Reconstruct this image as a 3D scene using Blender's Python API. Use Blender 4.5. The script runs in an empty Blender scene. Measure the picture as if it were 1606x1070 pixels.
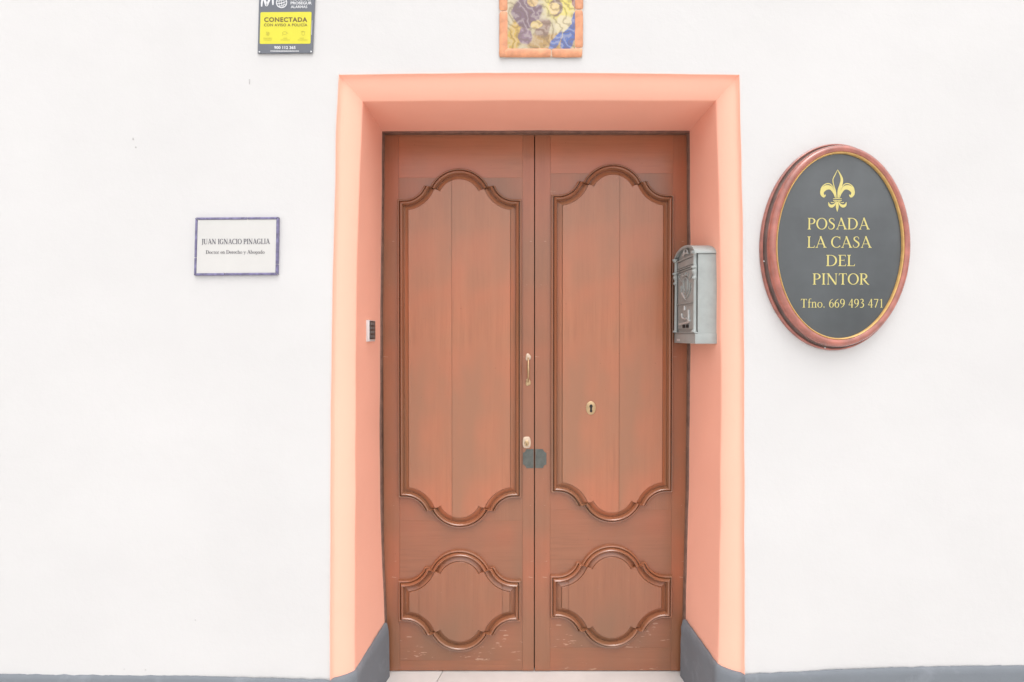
import bpy, bmesh, math, random
from mathutils import Vector, noise
random.seed(7)
R = math.radians
scene = bpy.context.scene
col = scene.collection

# ------------------------------------------------------------------ camera
F = 812.0                      # focal length in photo pixels (photo 1606 x 1070)
PITCH = math.atan(10.0 / F)    # the lens looks down by a little under one degree
CAMY, CAMZ = -1.95, 1.523
cd = bpy.data.cameras.new("camera")
cam = bpy.data.objects.new("camera", cd)
col.objects.link(cam)
cam.location = (0, CAMY, CAMZ)
cam.rotation_euler = (R(90) - PITCH, 0, 0)
cd.sensor_width = 36
cd.lens = 36 * F / 1606
cd.clip_start = 0.05
cd.clip_end = 2000
scene.camera = cam

# ------------------------------------------------------------------ sky and sun: bright overcast day
SUN_EL, SUN_AZ = R(67), R(9)          # azimuth from straight behind the camera, towards +x
w = bpy.data.worlds.new("World")
scene.world = w
w.use_nodes = True
nt = w.node_tree
for n in list(nt.nodes):
    nt.nodes.remove(n)
out = nt.nodes.new("ShaderNodeOutputWorld")
bg = nt.nodes.new("ShaderNodeBackground")
sky = nt.nodes.new("ShaderNodeTexSky")
sky.sky_type = 'NISHITA'
sky.sun_disc = False
sky.sun_elevation = SUN_EL
sky.sun_rotation = math.pi - SUN_AZ
sky.air_density = 1.0
sky.dust_density = 4.0
sky.ozone_density = 1.0
hsv = nt.nodes.new("ShaderNodeHueSaturation")     # overcast: nearly colourless sky
hsv.inputs["Saturation"].default_value = 0.10
nt.links.new(sky.outputs[0], hsv.inputs["Color"])
nt.links.new(hsv.outputs[0], bg.inputs[0])
bg.inputs[1].default_value = 0.15
nt.links.new(bg.outputs[0], out.inputs[0])

sd = bpy.data.lights.new("sun", 'SUN')
sd.energy = 0.5
sd.angle = R(120)
sd.color = (1.0, 0.985, 0.97)
sun = bpy.data.objects.new("sun", sd)
col.objects.link(sun)
sdir = Vector((math.sin(SUN_AZ) * math.cos(SUN_EL), -math.cos(SUN_AZ) * math.cos(SUN_EL), math.sin(SUN_EL)))
sun.rotation_euler = sdir.to_track_quat('Z', 'Y').to_euler()
sun.location = sdir * 20

vs_ = scene.view_settings
vs_.view_transform = 'Standard'
vs_.look = 'None'
vs_.exposure = 0.80
vs_.gamma = 1.0
vs_.use_curve_mapping = False

# ------------------------------------------------------------------ helpers
def unproj(px, py, Y):
    """photo pixel -> point on the plane y = Y (wall, door and things on them)"""
    u, v = (px - 803) / F, (535 - py) / F
    s, c = math.sin(PITCH), math.cos(PITCH)
    ry, rz = c + v * s, -s + v * c
    t = (Y - CAMY) / ry
    return Vector((u * t, Y, CAMZ + rz * t))

WL = {}
def finish(name, me, mat, parent=None, smooth=None, kind=None, label=None):
    """link a mesh given in world coordinates as one object whose origin is its centre"""
    vs = me.vertices
    if len(vs):
        lo = Vector((min(v.co.x for v in vs), min(v.co.y for v in vs), min(v.co.z for v in vs)))
        hi = Vector((max(v.co.x for v in vs), max(v.co.y for v in vs), max(v.co.z for v in vs)))
    c = (lo + hi) / 2
    for v in vs:
        v.co -= c
    me.name = name
    o = bpy.data.objects.new(name, me)
    col.objects.link(o)
    WL[o.name] = c.copy()
    if parent:
        o.parent = parent
        o.location = c - WL[parent.name]
    else:
        o.location = c
    me.materials.clear()
    me.materials.append(mat)
    if smooth is not None:
        for p in me.polygons:
            p.use_smooth = True
        me.set_sharp_from_angle(angle=R(smooth))
    if kind:
        o["kind"] = kind
    if label:
        o["label"] = label
    return o

def mk(name, vf, mat, parent=None, smooth=None, kind=None, label=None, fix=True):
    v, f = vf
    me = bpy.data.meshes.new(name)
    me.from_pydata([tuple(p) for p in v], [], f)
    if fix:
        bm = bmesh.new(); bm.from_mesh(me)
        bmesh.ops.recalc_face_normals(bm, faces=bm.faces)
        bm.to_mesh(me); bm.free()
    me.update()
    return finish(name, me, mat, parent, smooth, kind, label)

def thing(name, loc, label, cat, group=None):
    o = bpy.data.objects.new(name, None)
    o.empty_display_size = 0.05
    col.objects.link(o)
    o.location = loc
    WL[o.name] = Vector(loc)
    o["label"] = label
    o["category"] = cat
    if group:
        o["group"] = group
    return o

def join(*vfs):
    V, Fc = [], []
    for v, f in vfs:
        n = len(V)
        V += list(v)
        Fc += [tuple(i + n for i in q) for q in f]
    return V, Fc

def box(x0, x1, y0, y1, z0, z1, bev=0.0, seg=2):
    bm = bmesh.new()
    bmesh.ops.create_cube(bm, size=1)
    for v in bm.verts:
        v.co = Vector(((x0 + x1) / 2 + v.co.x * (x1 - x0), (y0 + y1) / 2 + v.co.y * (y1 - y0), (z0 + z1) / 2 + v.co.z * (z1 - z0)))
    if bev:
        bmesh.ops.bevel(bm, geom=list(bm.edges), offset=bev, segments=seg, affect='EDGES', profile=0.6)
    bm.verts.index_update()
    r = ([v.co.copy() for v in bm.verts], [tuple(v.index for v in f.verts) for f in bm.faces])
    bm.free()
    return r

def loft(rings, closed=True, cap0=False, cap1=False):
    n = len(rings[0])
    V = [p for r in rings for p in r]
    Fc = []
    for i in range(len(rings) - 1):
        for j in range(n if closed else n - 1):
            k = (j + 1) % n
            Fc.append((i * n + j, i * n + k, (i + 1) * n + k, (i + 1) * n + j))
    if cap0:
        Fc.append(tuple(range(n - 1, -1, -1)))
    if cap1:
        b = (len(rings) - 1) * n
        Fc.append(tuple(range(b, b + n)))
    return V, Fc

def tube(path, rad, n=10):
    rings = []
    for i, p in enumerate(path):
        a = path[max(i - 1, 0)]; b = path[min(i + 1, len(path) - 1)]
        t = (Vector(b) - Vector(a)).normalized()
        u = t.cross(Vector((0.3, 0.2, 1) if abs(t.z) < 0.8 else (1, 0.1, 0))).normalized()
        v = t.cross(u)
        r = rad[i] if isinstance(rad, (list, tuple)) else rad
        rings.append([Vector(p) + (u * math.cos(2 * math.pi * k / n) + v * math.sin(2 * math.pi * k / n)) * r for k in range(n)])
    return loft(rings, True, True, True)

def interp(tab, x):
    if x <= tab[0][0]:
        return tab[0][1]
    for (a, va), (b, vb) in zip(tab, tab[1:]):
        if x <= b:
            s = (x - a) / (b - a)
            return va + (vb - va) * s
    return tab[-1][1]

def spl(pts, n=10):
    """Catmull-Rom through 2-D points with optional width as third value"""
    P = [tuple(p) for p in pts]
    Q = []
    for i in range(len(P) - 1):
        p0, p1, p2, p3 = P[max(i - 1, 0)], P[i], P[i + 1], P[min(i + 2, len(P) - 1)]
        for k in range(n):
            t = k / n
            Q.append(tuple(0.5 * (2 * b + (c - a) * t + (2 * a - 5 * b + 4 * c - d) * t * t + (3 * b - a - 3 * c + d) * t ** 3)
                           for a, b, c, d in zip(p0, p1, p2, p3)))
    Q.append(P[-1])
    return Q

# ------------------------------------------------------------------ materials
def newmat(name):
    m = bpy.data.materials.new(name)
    m.use_nodes = True
    t = m.node_tree
    return m, t, t.nodes["Principled BSDF"]

def N(t, typ, **kw):
    n = t.nodes.new(typ)
    for k, v in kw.items():
        if k in n.inputs.keys() if hasattr(n.inputs, 'keys') else False:
            n.inputs[k].default_value = v
        else:
            setattr(n, k, v)
    return n

def ramp(t, fac, stops):
    r = t.nodes.new("ShaderNodeValToRGB")
    e = r.color_ramp.elements
    while len(e) < len(stops):
        e.new(0.5)
    for el, (p, c) in zip(e, stops):
        el.position = p
        el.color = (*c, 1) if len(c) == 3 else c
    t.links.new(fac, r.inputs[0])
    return r.outputs[0]

def mixc(t, fac, a, b, mode='MIX'):
    m = t.nodes.new("ShaderNodeMix")
    m.data_type = 'RGBA'
    m.blend_type = mode
    for i, v in ((0, fac), (6, a), (7, b)):
        if hasattr(v, "node"):
            t.links.new(v, m.inputs[i])
        elif i == 0:
            m.inputs[0].default_value = v
        else:
            m.inputs[i].default_value = (*v, 1)
    return m.outputs[2]

def coords(t, scale=(1, 1, 1), rot=(0, 0, 0), kind="Object"):
    tc = t.nodes.new("ShaderNodeTexCoord")
    mp = t.nodes.new("ShaderNodeMapping")
    mp.inputs["Scale"].default_value = scale
    mp.inputs["Rotation"].default_value = rot
    t.links.new(tc.outputs[kind], mp.inputs[0])
    return mp.outputs[0]

def noise_tex(t, vec, scale, detail=4, rough=0.55, dist=0.0):
    n = t.nodes.new("ShaderNodeTexNoise")
    n.inputs["Scale"].default_value = scale
    n.inputs["Detail"].default_value = detail
    n.inputs["Roughness"].default_value = rough
    n.inputs["Distortion"].default_value = dist
    t.links.new(vec, n.inputs["Vector"])
    return n.outputs["Fac"]

def bump(t, b, h, strength, dist, prev=None):
    n = t.nodes.new("ShaderNodeBump")
    n.inputs["Strength"].default_value = strength
    n.inputs["Distance"].default_value = dist
    t.links.new(h, n.inputs["Height"])
    if prev is not None:
        t.links.new(prev, n.inputs["Normal"])
    t.links.new(n.outputs[0], b.inputs["Normal"])
    return n.outputs[0]

def simple(name, c, rough=0.5, metal=0.0, var=0.12, scale=14.0, bmp=0.0, bscale=120.0, spec=0.5, coat=0.0):
    m, t, b = newmat(name)
    v = coords(t)
    f = noise_tex(t, v, scale, 5)
    lo = tuple(x * (1 - var) for x in c)
    hi = tuple(min(1, x * (1 + var)) for x in c)
    t.links.new(ramp(t, f, [(0.3, lo), (0.7, hi)]), b.inputs["Base Color"])
    b.inputs["Roughness"].default_value = rough
    b.inputs["Metallic"].default_value = metal
    b.inputs["Specular IOR Level"].default_value = spec
    b.inputs["Coat Weight"].default_value = coat
    if bmp:
        bump(t, b, noise_tex(t, v, bscale, 4), bmp, 0.002)
    return m

def plaster(name, c, stain, dirt=0.5, bstr=0.35, st0=0.60, sts=0.5, ssc=22):
    m, t, b = newmat(name)
    v = coords(t)
    big = noise_tex(t, v, 1.3, 4, 0.6)
    base = ramp(t, big, [(0.35, tuple(x * 0.965 for x in c)), (0.65, c)])
    small = noise_tex(t, v, ssc, 5, 0.65)
    base = mixc(t, ramp(t, small, [(st0, (0, 0, 0)), (st0 + 0.25, (sts, sts, sts))]), base, stain)
    sp = noise_tex(t, v, 55, 3, 0.7)
    base = mixc(t, ramp(t, sp, [(0.735, (0, 0, 0)), (0.77, (dirt, dirt, dirt))]), base, tuple(x * 0.45 for x in c))
    t.links.new(base, b.inputs["Base Color"])
    b.inputs["Roughness"].default_value = 0.85
    b.inputs["Specular IOR Level"].default_value = 0.25
    p = bump(t, b, noise_tex(t, v, 9, 6, 0.6), bstr, 0.006)
    bump(t, b, noise_tex(t, v, 160, 3, 0.6), bstr * 0.6, 0.0012, p)
    return m

M = {}
M['plaster'] = plaster('white_plaster', (0.600, 0.586, 0.580), (0.585, 0.567, 0.558), 0.25)
M['orange'] = plaster('orange_paint', (0.95, 0.49, 0.365), (0.94, 0.455, 0.33), 0.12, 0.22)
M['dado'] = plaster('grey_dado_paint', (0.175, 0.19, 0.21), (0.27, 0.285, 0.31), 0.4, 0.6, 0.55, 0.6, 9)
M['white_strip'] = plaster('white_reveal_plaster', (0.78, 0.75, 0.72), (0.7, 0.66, 0.62), 0.4)

def wood(name, along='z', tone=1.0, scuff=0.745, red=0.9, brown=0.85, low=False, gloss=(0.26, 0.42)):
    m, t, b = newmat(name)
    sc = {'z': (26, 26, 1.1), 'x': (1.1, 26, 26)}[along]
    v = coords(t, sc)
    raw = coords(t)
    g1 = noise_tex(t, v, 1.2, 6, 0.6, 0.5)
    g2 = noise_tex(t, v, 6.0, 5, 0.6)
    def k(r, g, b_): return (r * tone * 0.82, g * tone * 0.66, b_ * tone * 0.50)
    c = ramp(t, g1, [(0.25, k(0.36, 0.165, 0.103)), (0.5, k(0.405, 0.185, 0.115)), (0.78, k(0.45, 0.212, 0.137))])
    c = mixc(t, ramp(t, g2, [(0.50, (0, 0, 0)), (0.76, (0.42, 0.42, 0.42))]), c, k(0.26, 0.11, 0.07))
    # broad patches where the stain is redder, and others where it is browner
    bigp = noise_tex(t, raw, 2.3, 2, 0.5)
    c = mixc(t, ramp(t, bigp, [(0.42, (0, 0, 0)), (0.66, (red, red, red))]), c, k(0.53, 0.185, 0.11))
    brn = noise_tex(t, coords(t, (1.6, 1.6, 0.8)), 1.9, 3, 0.5)
    c = mixc(t, ramp(t, brn, [(0.42, (0, 0, 0)), (0.64, (brown, brown, brown))]), c, k(0.31, 0.175, 0.118))
    # scuffs and chips
    sc1 = noise_tex(t, coords(t, (0.35, 1, 1.6)), 46, 3, 0.6)
    sm = ramp(t, sc1, [(scuff, (0, 0, 0)), (scuff + 0.03, (0.55, 0.55, 0.55))])
    if low:                                   # kick marks keep to the lower part of the plank
        tc = t.nodes.new("ShaderNodeTexCoord"); sp_ = t.nodes.new("ShaderNodeSeparateXYZ")
        t.links.new(tc.outputs["Generated"], sp_.inputs[0])
        sm = mixc(t, 1.0, sm, ramp(t, sp_.outputs[2], [(0.30, (1, 1, 1)), (0.55, (0, 0, 0))]), 'MULTIPLY')
    c = mixc(t, sm, c, (0.50, 0.30, 0.21))
    sc2 = noise_tex(t, raw, 85, 2, 0.5)
    c = mixc(t, ramp(t, sc2, [(0.76, (0, 0, 0)), (0.78, (0.7, 0.7, 0.7))]), c, (0.09, 0.035, 0.02))
    t.links.new(c, b.inputs["Base Color"])
    rg = noise_tex(t, raw, 6, 4)
    rr = t.nodes.new("ShaderNodeMapRange")
    rr.inputs[3].default_value = gloss[0]; rr.inputs[4].default_value = gloss[1]
    t.links.new(rg, rr.inputs[0])
    t.links.new(rr.outputs[0], b.inputs["Roughness"])
    b.inputs["Specular IOR Level"].default_value = 0.6
    b.inputs['Coat Weight'].default_value = 0.35
    b.inputs['Coat Roughness'].default_value = 0.22
    p = bump(t, b, g2, 0.06, 0.0012)
    bump(t, b, noise_tex(t, raw, 3.2, 3), 0.25, 0.006, p)
    return m

M['wood_v'] = wood('door_wood_upright', 'z', 1.08)  # upper boards: tone raised to put varnish sheen into the colour
M['wood_h'] = wood('door_wood_rail', 'x')
M['wood_s'] = wood('door_wood_stile', 'z', 0.86, 0.715, 0.9, 0.8)
M['wood_k'] = wood('door_wood_kicked_dimmed_rail', 'x', 0.82, 0.64, 0.6, 0.9, True)  # real kick scuffs; the darker brown tone imitates the dull ground reflection
M['wood_l'] = wood('door_wood_dimmed_lower_panel', 'z', 0.86, 0.72, 0.35, 1.0)  # lower boards: dull ground reflection painted in as darker, browner wood
M['wood_t'] = wood('door_wood_top_rail', 'x', 0.98, 0.745, 1.0, 0.3)
M['wood_m'] = wood('door_wood_moulding', 'z', 0.88, 0.745, 0.0, 1.0, False, (0.14, 0.26))
M['frame_wood'] = simple('worn_frame_wood', (0.17, 0.095, 0.07), 0.5, 0, 0.3, 30, 0.3)
M['dark'] = simple('dark_gap', (0.03, 0.018, 0.012), 0.9)
M['brass'] = simple('worn_brass', (0.5, 0.35, 0.2), 0.32, 0.85, 0.2, 60, 0.2)
M['ivory'] = simple('pale_brass_lock', (0.56, 0.43, 0.32), 0.4, 0.25, 0.15, 80, 0.2)
M['steelplate'] = simple('scratched_steel', (0.105, 0.112, 0.102), 0.42, 0.35, 0.22, 40, 0.3)
M['black'] = simple('black_hole', (0.012, 0.011, 0.011), 0.7)
M['stone'] = simple('threshold_stone', (0.62, 0.6, 0.58), 0.45, 0, 0.06, 8, 0.2)
M['mail'] = simple('grey_cast_aluminium_paint', (0.325, 0.352, 0.343), 0.5, 0.0, 0.07, 30, 0.15, 200)
M['mail_hi'] = simple('worn_bare_metal', (0.55, 0.57, 0.56), 0.35, 0.2, 0.1, 60)
M['whiteplastic'] = simple('white_plastic', (0.62, 0.61, 0.61), 0.35, 0, 0.03)
M['keyface'] = simple('dark_keypad_face', (0.07, 0.065, 0.062), 0.3, 0.1, 0.2, 80)
M['steelbtn'] = simple('steel_button', (0.22, 0.215, 0.21), 0.35, 0.5, 0.1)
M['mahog'] = simple('red_brown_frame_paint', (0.33, 0.095, 0.065), 0.24, 0, 0.3, 24, 0.15, 60, 0.6, 0.9)
M['mahog_dark'] = simple('dark_worn_frame_edge', (0.13, 0.09, 0.08), 0.35, 0, 0.3, 20, 0.2)
M['goldring'] = simple('gold_ring_paint', (0.62, 0.38, 0.13), 0.35, 0.1, 0.15, 40)
M['goldtext'] = simple('pale_gold_lettering', (0.57, 0.49, 0.17), 0.45, 0, 0.06, 40)
M['panel'] = simple('charcoal_sign_panel', (0.072, 0.078, 0.082), 0.16, 0, 0.22, 4, 0.0, 60, 0.6)
M['terracotta'] = simple('terracotta_edging', (0.6, 0.26, 0.135), 0.5, 0, 0.22, 30, 0.5, 90)
M['grout'] = simple('pale_grout', (0.62, 0.47, 0.36), 0.9, 0, 0.1, 60, 0.3)
M['glaze'] = simple('white_glazed_tile', (0.565, 0.55, 0.53), 0.22, 0, 0.03, 6, 0.1, 30)
M['blue_edge'] = simple('violet_blue_glaze', (0.165, 0.15, 0.26), 0.25, 0, 0.35, 60)
M['ink'] = simple('dark_grey_ink', (0.085, 0.08, 0.1), 0.6, 0, 0.3, 120)
M['ink2'] = simple('soft_grey_ink', (0.10, 0.095, 0.10), 0.6, 0, 0.3, 120)
M['alarmgrey'] = simple('grey_plastic_sign', (0.115, 0.123, 0.145), 0.35, 0, 0.06, 8)
M['yellow'] = simple('yellow_print', (0.6, 0.55, 0.028), 0.35, 0, 0.03, 10)
M['brownink'] = simple('brown_print', (0.13, 0.075, 0.02), 0.5, 0, 0.1)
M['faintink'] = simple('faded_print', (0.42, 0.36, 0.03), 0.5, 0, 0.1)
M['whiteprint'] = simple('white_print', (0.62, 0.62, 0.63), 0.4, 0, 0.02)
M['screw'] = simple('white_screw_head', (0.62, 0.62, 0.62), 0.35, 0.2, 0.05)
M['chip'] = simple('chipped_plaster', (0.44, 0.425, 0.42), 0.9)
M['pave'] = simple('pale_pavement', (0.6, 0.59, 0.575), 0.8, 0, 0.2, 3, 0.4, 20)

# ------------------------------------------------------------------ setting: street
g = 300.0
mk('pavement', ([(-g, -g, -0.14), (g, -g, -0.14), (g, g, -0.14), (-g, g, -0.14)], [(0, 1, 2, 3)]), M['pave'], None, None, 'structure')

# ------------------------------------------------------------------ house front with its doorway
YA, YB = 0.05, 0.35            # depth of the inner arris of the surround and of the end of the reveal
house = thing('house_front', (0.10, 0.1, -0.14), 'white plastered house front with peach door surround and brown double door', 'house')

def xz(tab, Y):
    """pixel polyline -> (z, x) table rising in z"""
    return sorted((unproj(a, b, Y).z, unproj(a, b, Y).x) for a, b in tab)

OL = xz([(532, 118), (528, 190), (525, 340), (521, 500), (519, 710), (518, 1066)], 0)
OR = xz([(1159, 118), (1161, 200), (1164, 330), (1166, 560), (1167, 780), (1167.5, 1057)], 0)
AL = xz([(569, 159), (563.5, 280), (559.5, 420), (558, 560), (557, 800), (556, 1051)], YA)
AR = xz([(1123, 158), (1127, 280), (1130, 420), (1131, 560), (1130, 800), (1126, 1042)], YA)
BL = xz([(599.5, 206.5), (597, 450), (595.5, 700), (598, 860), (603, 970), (606, 1056)], YB)
BR = xz([(1081.5, 205.5), (1083, 420), (1082.5, 560), (1080, 780), (1076, 930), (1073, 1056)], YB)
OT = sorted((unproj(a, b, 0).x, unproj(a, b, 0).z) for a, b in [(532, 118), (610, 117), (680, 116), (760, 115), (900, 115), (1000, 116), (1080, 117.2), (1159, 118)])
AT = sorted((unproj(a, b, YA).x, unproj(a, b, YA).z) for a, b in [(569, 159), (840, 157.5), (1123, 158)])
BT = sorted((unproj(a, b, YB).x, unproj(a, b, YB).z) for a, b in [(599.5, 206.5), (840, 205), (1081.5, 205.5)])
ZB = -0.14

def wob(x, z, a=0.0030):
    return noise.noise(Vector((x * 1.7, 3.1, z * 1.7))) * a * 1.6 + noise.noise(Vector((x * 6, 8.1, z * 6))) * a * 0.5

# -- plaster wall: left, right and the band above the doorway
def grid(xs_of_row, zs):
    V, Fc = [], []
    n = None
    for z in zs:
        xs = xs_of_row(z)
        n = len(xs)
        V += [(x, wob(x, z), z) for x in xs]
    for i in range(len(zs) - 1):
        for j in range(n - 1):
            Fc.append((i * n + j, i * n + j + 1, (i + 1) * n + j + 1, (i + 1) * n + j))
    return V, Fc

zs = [ZB + i * 0.05 for i in range(99)]
zt = OL[-1][0]
def left_row(z):
    e = interp(OL, z)
    return [-7 + (e + 7) * (1 - (1 - i / 90) ** 1.5) for i in range(91)]
def right_row(z):
    e = interp(OR, z)
    return [e + (7 - e) * (i / 90) ** 1.5 for i in range(91)]
def top_grid():
    V, Fc = [], []
    n, m = 33, 48
    x0, x1 = OT[0][0], OT[-1][0]
    for i in range(m + 1):
        for j in range(n):
            x = x0 + (x1 - x0) * j / (n - 1)
            z0 = interp(OT, x)
            z = z0 + (zs[-1] - z0) * i / m
            V.append((x, wob(x, z), z))
    for i in range(m):
        for j in range(n - 1):
            Fc.append((i * n + j, i * n + j + 1, (i + 1) * n + j + 1, (i + 1) * n + j))
    return V, Fc
mk('plaster_wall', join(grid(left_row, zs), grid(right_row, zs), top_grid()), M['plaster'], house, 60, fix=False)

# -- peach surround: rounded lip, splayed face, arris and reveal; two jambs and the lintel, mitred
PROF = [(0.0, 0.006), (0.0, -0.0040), (0.015, -0.0045), (0.055, 0.002), (0.11, 0.0085), (0.17, 0.0115), (0.30, 0.0145), (0.50, 0.0215), (0.70, 0.0305), (0.86, 0.0395), (0.94, 0.0450), (0.98, 0.0480)]
REV = [(0.0, 0.050), (0.03, None), (0.1, None), (0.3, None), (0.55, None), (0.8, None), (1.0, None)]
def section(O, A, B):
    r = []
    for f, y in PROF:
        p = O.lerp(A, f)
        r.append(Vector((p.x, y, p.z)))
    for f, _ in REV:
        p = A.lerp(B, f)
        y = YA + (YB - YA) * f
        k = 0.0018 * math.sin(f * math.pi)
        r.append(Vector((p.x, y, p.z)) + Vector((noise.noise(p * 5) * k * 2, 0, noise.noise(p * 5 + Vector((9, 0, 0))) * k * 2)))
    return r
def jamb(o, a, b):
    rings = []
    n = 60
    for i in range(n + 1):
        s = i / n
        def pt(tab, Y):
            z = tab[-1][0] + (ZB - tab[-1][0]) * s
            e = 0.0020 * noise.noise(Vector((Y * 40 + tab[0][1] * 3, z * 6, 0))) * min(1, s * 20)
            return Vector((interp(tab, z) + e, Y, z))
        rings.append(section(pt(o, 0), pt(a, YA), pt(b, YB)))
    return loft(rings, closed=False)
def lintel():
    rings = []
    n = 44
    for i in range(n + 1):
        s = i / n
        def pt(tab, Y):
            x = tab[0][0] + (tab[-1][0] - tab[0][0]) * s
            e = 0.0012 * noise.noise(Vector((Y * 30, x * 6, 4))) * min(1, s * 20, (1 - s) * 20)
            return Vector((x, Y, interp(tab, x) + e))
        rings.append(section(pt(OT, 0), pt(AT, YA), pt(BT, YB)))
    return loft(rings, closed=False)
mk('door_jamb', jamb(OL, AL, BL), M['orange'], house, 50)
mk('door_jamb', jamb(OR, AR, BR), M['orange'], house, 50)
mk('door_lintel', lintel(), M['orange'], house, 50)

# -- grey painted plinth running along the wall and turning into the doorway
def plinth(side):
    o, a, b = (OL, AL, BL) if side < 0 else (OR, AR, BR)
    if side < 0:
        wall = [(0, 1057), (100, 1058), (200, 1058.5), (300, 1060), (420, 1063.5), (518, 1066)]
        za, zb = unproj(557, 1051, YA).z, unproj(604, 978, 0.34).z
    else:
        wall = [(1606, 1043.5), (1500, 1044.5), (1400, 1047), (1300, 1050.5), (1240, 1054), (1167.5, 1057)]
        za, zb = unproj(1122, 1042, YA).z, unproj(1075, 972, 0.34).z
    wt = sorted((unproj(p, q, 0).x, unproj(p, q, 0).z) for p, q in wall)
    zO = wt[-1][1] if side < 0 else wt[0][1]
    xO, xA, xB = interp(o, zO), interp(a, za), interp(b, zb)
    st = []
    x = side * 7.0
    while (x - xO) * side > 0.012:
        st.append((x, 0.0, interp(wt, x)))
        x -= side * (0.1 if abs(x) > 2.2 else 0.010)
    for f, y in PROF[2:]:
        st.append((xO + (xA - xO) * f, y, zO + (za - zO) * f))
    k = 26
    for i in range(0, k + 1):
        f = i / k
        st.append((xA + (xB - xA) * f, YA + (YB - 0.006 - YA) * f, za + (zb - za) * f))
    rings = []
    for i, (x, y, z) in enumerate(st):
        p = st[max(i - 2, 0)]; q = st[min(i + 2, len(st) - 1)]
        tx, ty = q[0] - p[0], q[1] - p[1]
        L = math.hypot(tx, ty)
        nx, ny = (ty / L, -tx / L) if side < 0 else (-ty / L, tx / L)
        dep = min(1, max(0, (y - YA) / (YB - YA)))
        th = 0.012 + 0.010 * dep + 0.002 * noise.noise(Vector((x * 9, y * 9, side)))
        zz = z + 0.0032 * noise.noise(Vector((x * 28, y * 28, 2))) + 0.0016 * noise.noise(Vector((x * 90, y * 90, 5)))
        bevh = 0.010 + 0.026 * dep
        ring = [Vector((x + nx * 0.001, y + ny * 0.001, zz + 0.0008))]
        for dz, f in ((0.0, 0.35), (0.003, 0.62), (bevh, 1.0), (bevh + 0.015, 1.02), (bevh + 0.03, 1.03), (bevh + 0.05, 1.04), (bevh + 0.075, 1.06), (bevh + 0.10, 1.08), (bevh + 0.13, 1.1)):
            e = th * f + (0.0018 * noise.noise(Vector((x * 14, y * 14, (zz - dz) * 30))) + 0.0006 * noise.noise(Vector((x * 45, y * 45, (zz - dz) * 60)))) * min(1, f * f)
            ring.append(Vector((x + nx * e, y + ny * e, zz - dz)))
        ring.append(Vector((x + nx * th * 1.25, y + ny * th * 1.25, ZB)))
        rings.append(ring)
    return loft(rings, closed=False)
mk('painted_plinth', plinth(-1), M['dado'], house, 50)
mk('painted_plinth', plinth(1), M['dado'], house, 50)

# -- small knocks in the plaster
for cpx, cpy, rx, rz in ((391.5, 128, 0.0015, 0.013), (213, 231, 0.003, 0.003), (209, 218, 0.0022, 0.006), (306.5, 972.5, 0.003, 0.0025), (229, 1050, 0.0035, 0.002), (196, 1048.5, 0.002, 0.002)):
    cc_ = unproj(cpx, cpy, 0)
    yw = wob(cc_.x, cc_.z)
    ring0 = [Vector((cc_.x + rx * math.cos(k * math.pi / 5) * (0.8 + 0.4 * random.random()), yw + 0.001, cc_.z + rz * math.sin(k * math.pi / 5) * (0.8 + 0.4 * random.random()))) for k in range(10)]
    mid_ = Vector((cc_.x, 0, cc_.z))
    ring1 = [Vector((p.x * 0.6 + mid_.x * 0.4, yw - 0.0018, p.z * 0.6 + mid_.z * 0.4)) for p in ring0]
    mk('plaster_chip', loft([ring0, ring1], True, False, True), M['chip'], house, 60)

# -- threshold of two pale stone slabs
xl, xr = interp(BL, 0) - 0.12, interp(BR, 0) + 0.12
xj = unproj(690, 1062, 0.33).x
def slab(x0, x1, y0, y1, z0, z1, sk0=0, sk1=0):
    v, f = box(x0, x1, y0, y1, z0, z1, 0.003)
    return [Vector((p.x + (sk0 if abs(p.x - x0) < 0.02 else 0) * (YB - p.y) + (sk1 if abs(p.x - x1) < 0.02 else 0) * (YB - p.y), p.y, p.z)) for p in v], f
mk('threshold_slab', slab(xl, xj - 0.0012, 0.04, 0.46, -0.135, -0.001, 0, -0.25), M['stone'], house, 40)
mk('threshold_slab', slab(xj + 0.0012, xr, 0.04, 0.46, -0.135, -0.001, -0.25, 0), M['stone'], house, 40)

# -- timber door frame
YD = 0.372                      # face of the door leaves
def strip(tab, sgn):
    rings = []
    for i in range(31):
        z = 0.0 + (tab[-1][0] - 0.004) * i / 30
        x = interp(tab, z)
        e = 0.001 * noise.noise(Vector((x, z * 9, 1)))
        rings.append([Vector((x - sgn * 0.10, YB - 0.001, z)), Vector((x + e, YB - 0.001, z)), Vector((x + sgn * 0.003 + e, YB + 0.001, z)),
                      Vector((x + sgn * 0.0065 + e, YB + 0.006, z)), Vector((x + sgn * 0.0065, YD + 0.046, z)), Vector((x - sgn * 0.10, YD + 0.046, z))])
    return loft(rings, True, True, True)
ztop = BT[0][1]
mk('door_frame_post', strip(BL, 1), M['frame_wood'], house, 40)
mk('door_frame_post', strip(BR, -1), M['frame_wood'], house, 40)
mk('door_frame_head', box(BL[-1][1] - 0.08, BR[-1][1] + 0.08, YB - 0.0015, YD + 0.046, ztop - 0.0065, ztop + 0.08, 0.002), M['frame_wood'], house, 40)
for tab, sgn in ((BL, 1), (BR, -1)):
    xa, xc = sorted((tab[-1][1] - sgn * 0.09, tab[-1][1] + sgn * 0.045))
    mk('added_door_stop', box(xa, xc, YD + 0.048, YD + 0.08, 0.0, ztop + 0.07, 0.001), M['frame_wood'], house, 40)  # unseen strips added behind the leaves to keep sky light out of the gaps
mk('added_door_stop', box(BL[-1][1] - 0.08, BR[-1][1] + 0.08, YD + 0.082, YD + 0.11, ztop - 0.05, ztop + 0.08, 0.001), M['frame_wood'], house, 40)
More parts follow.
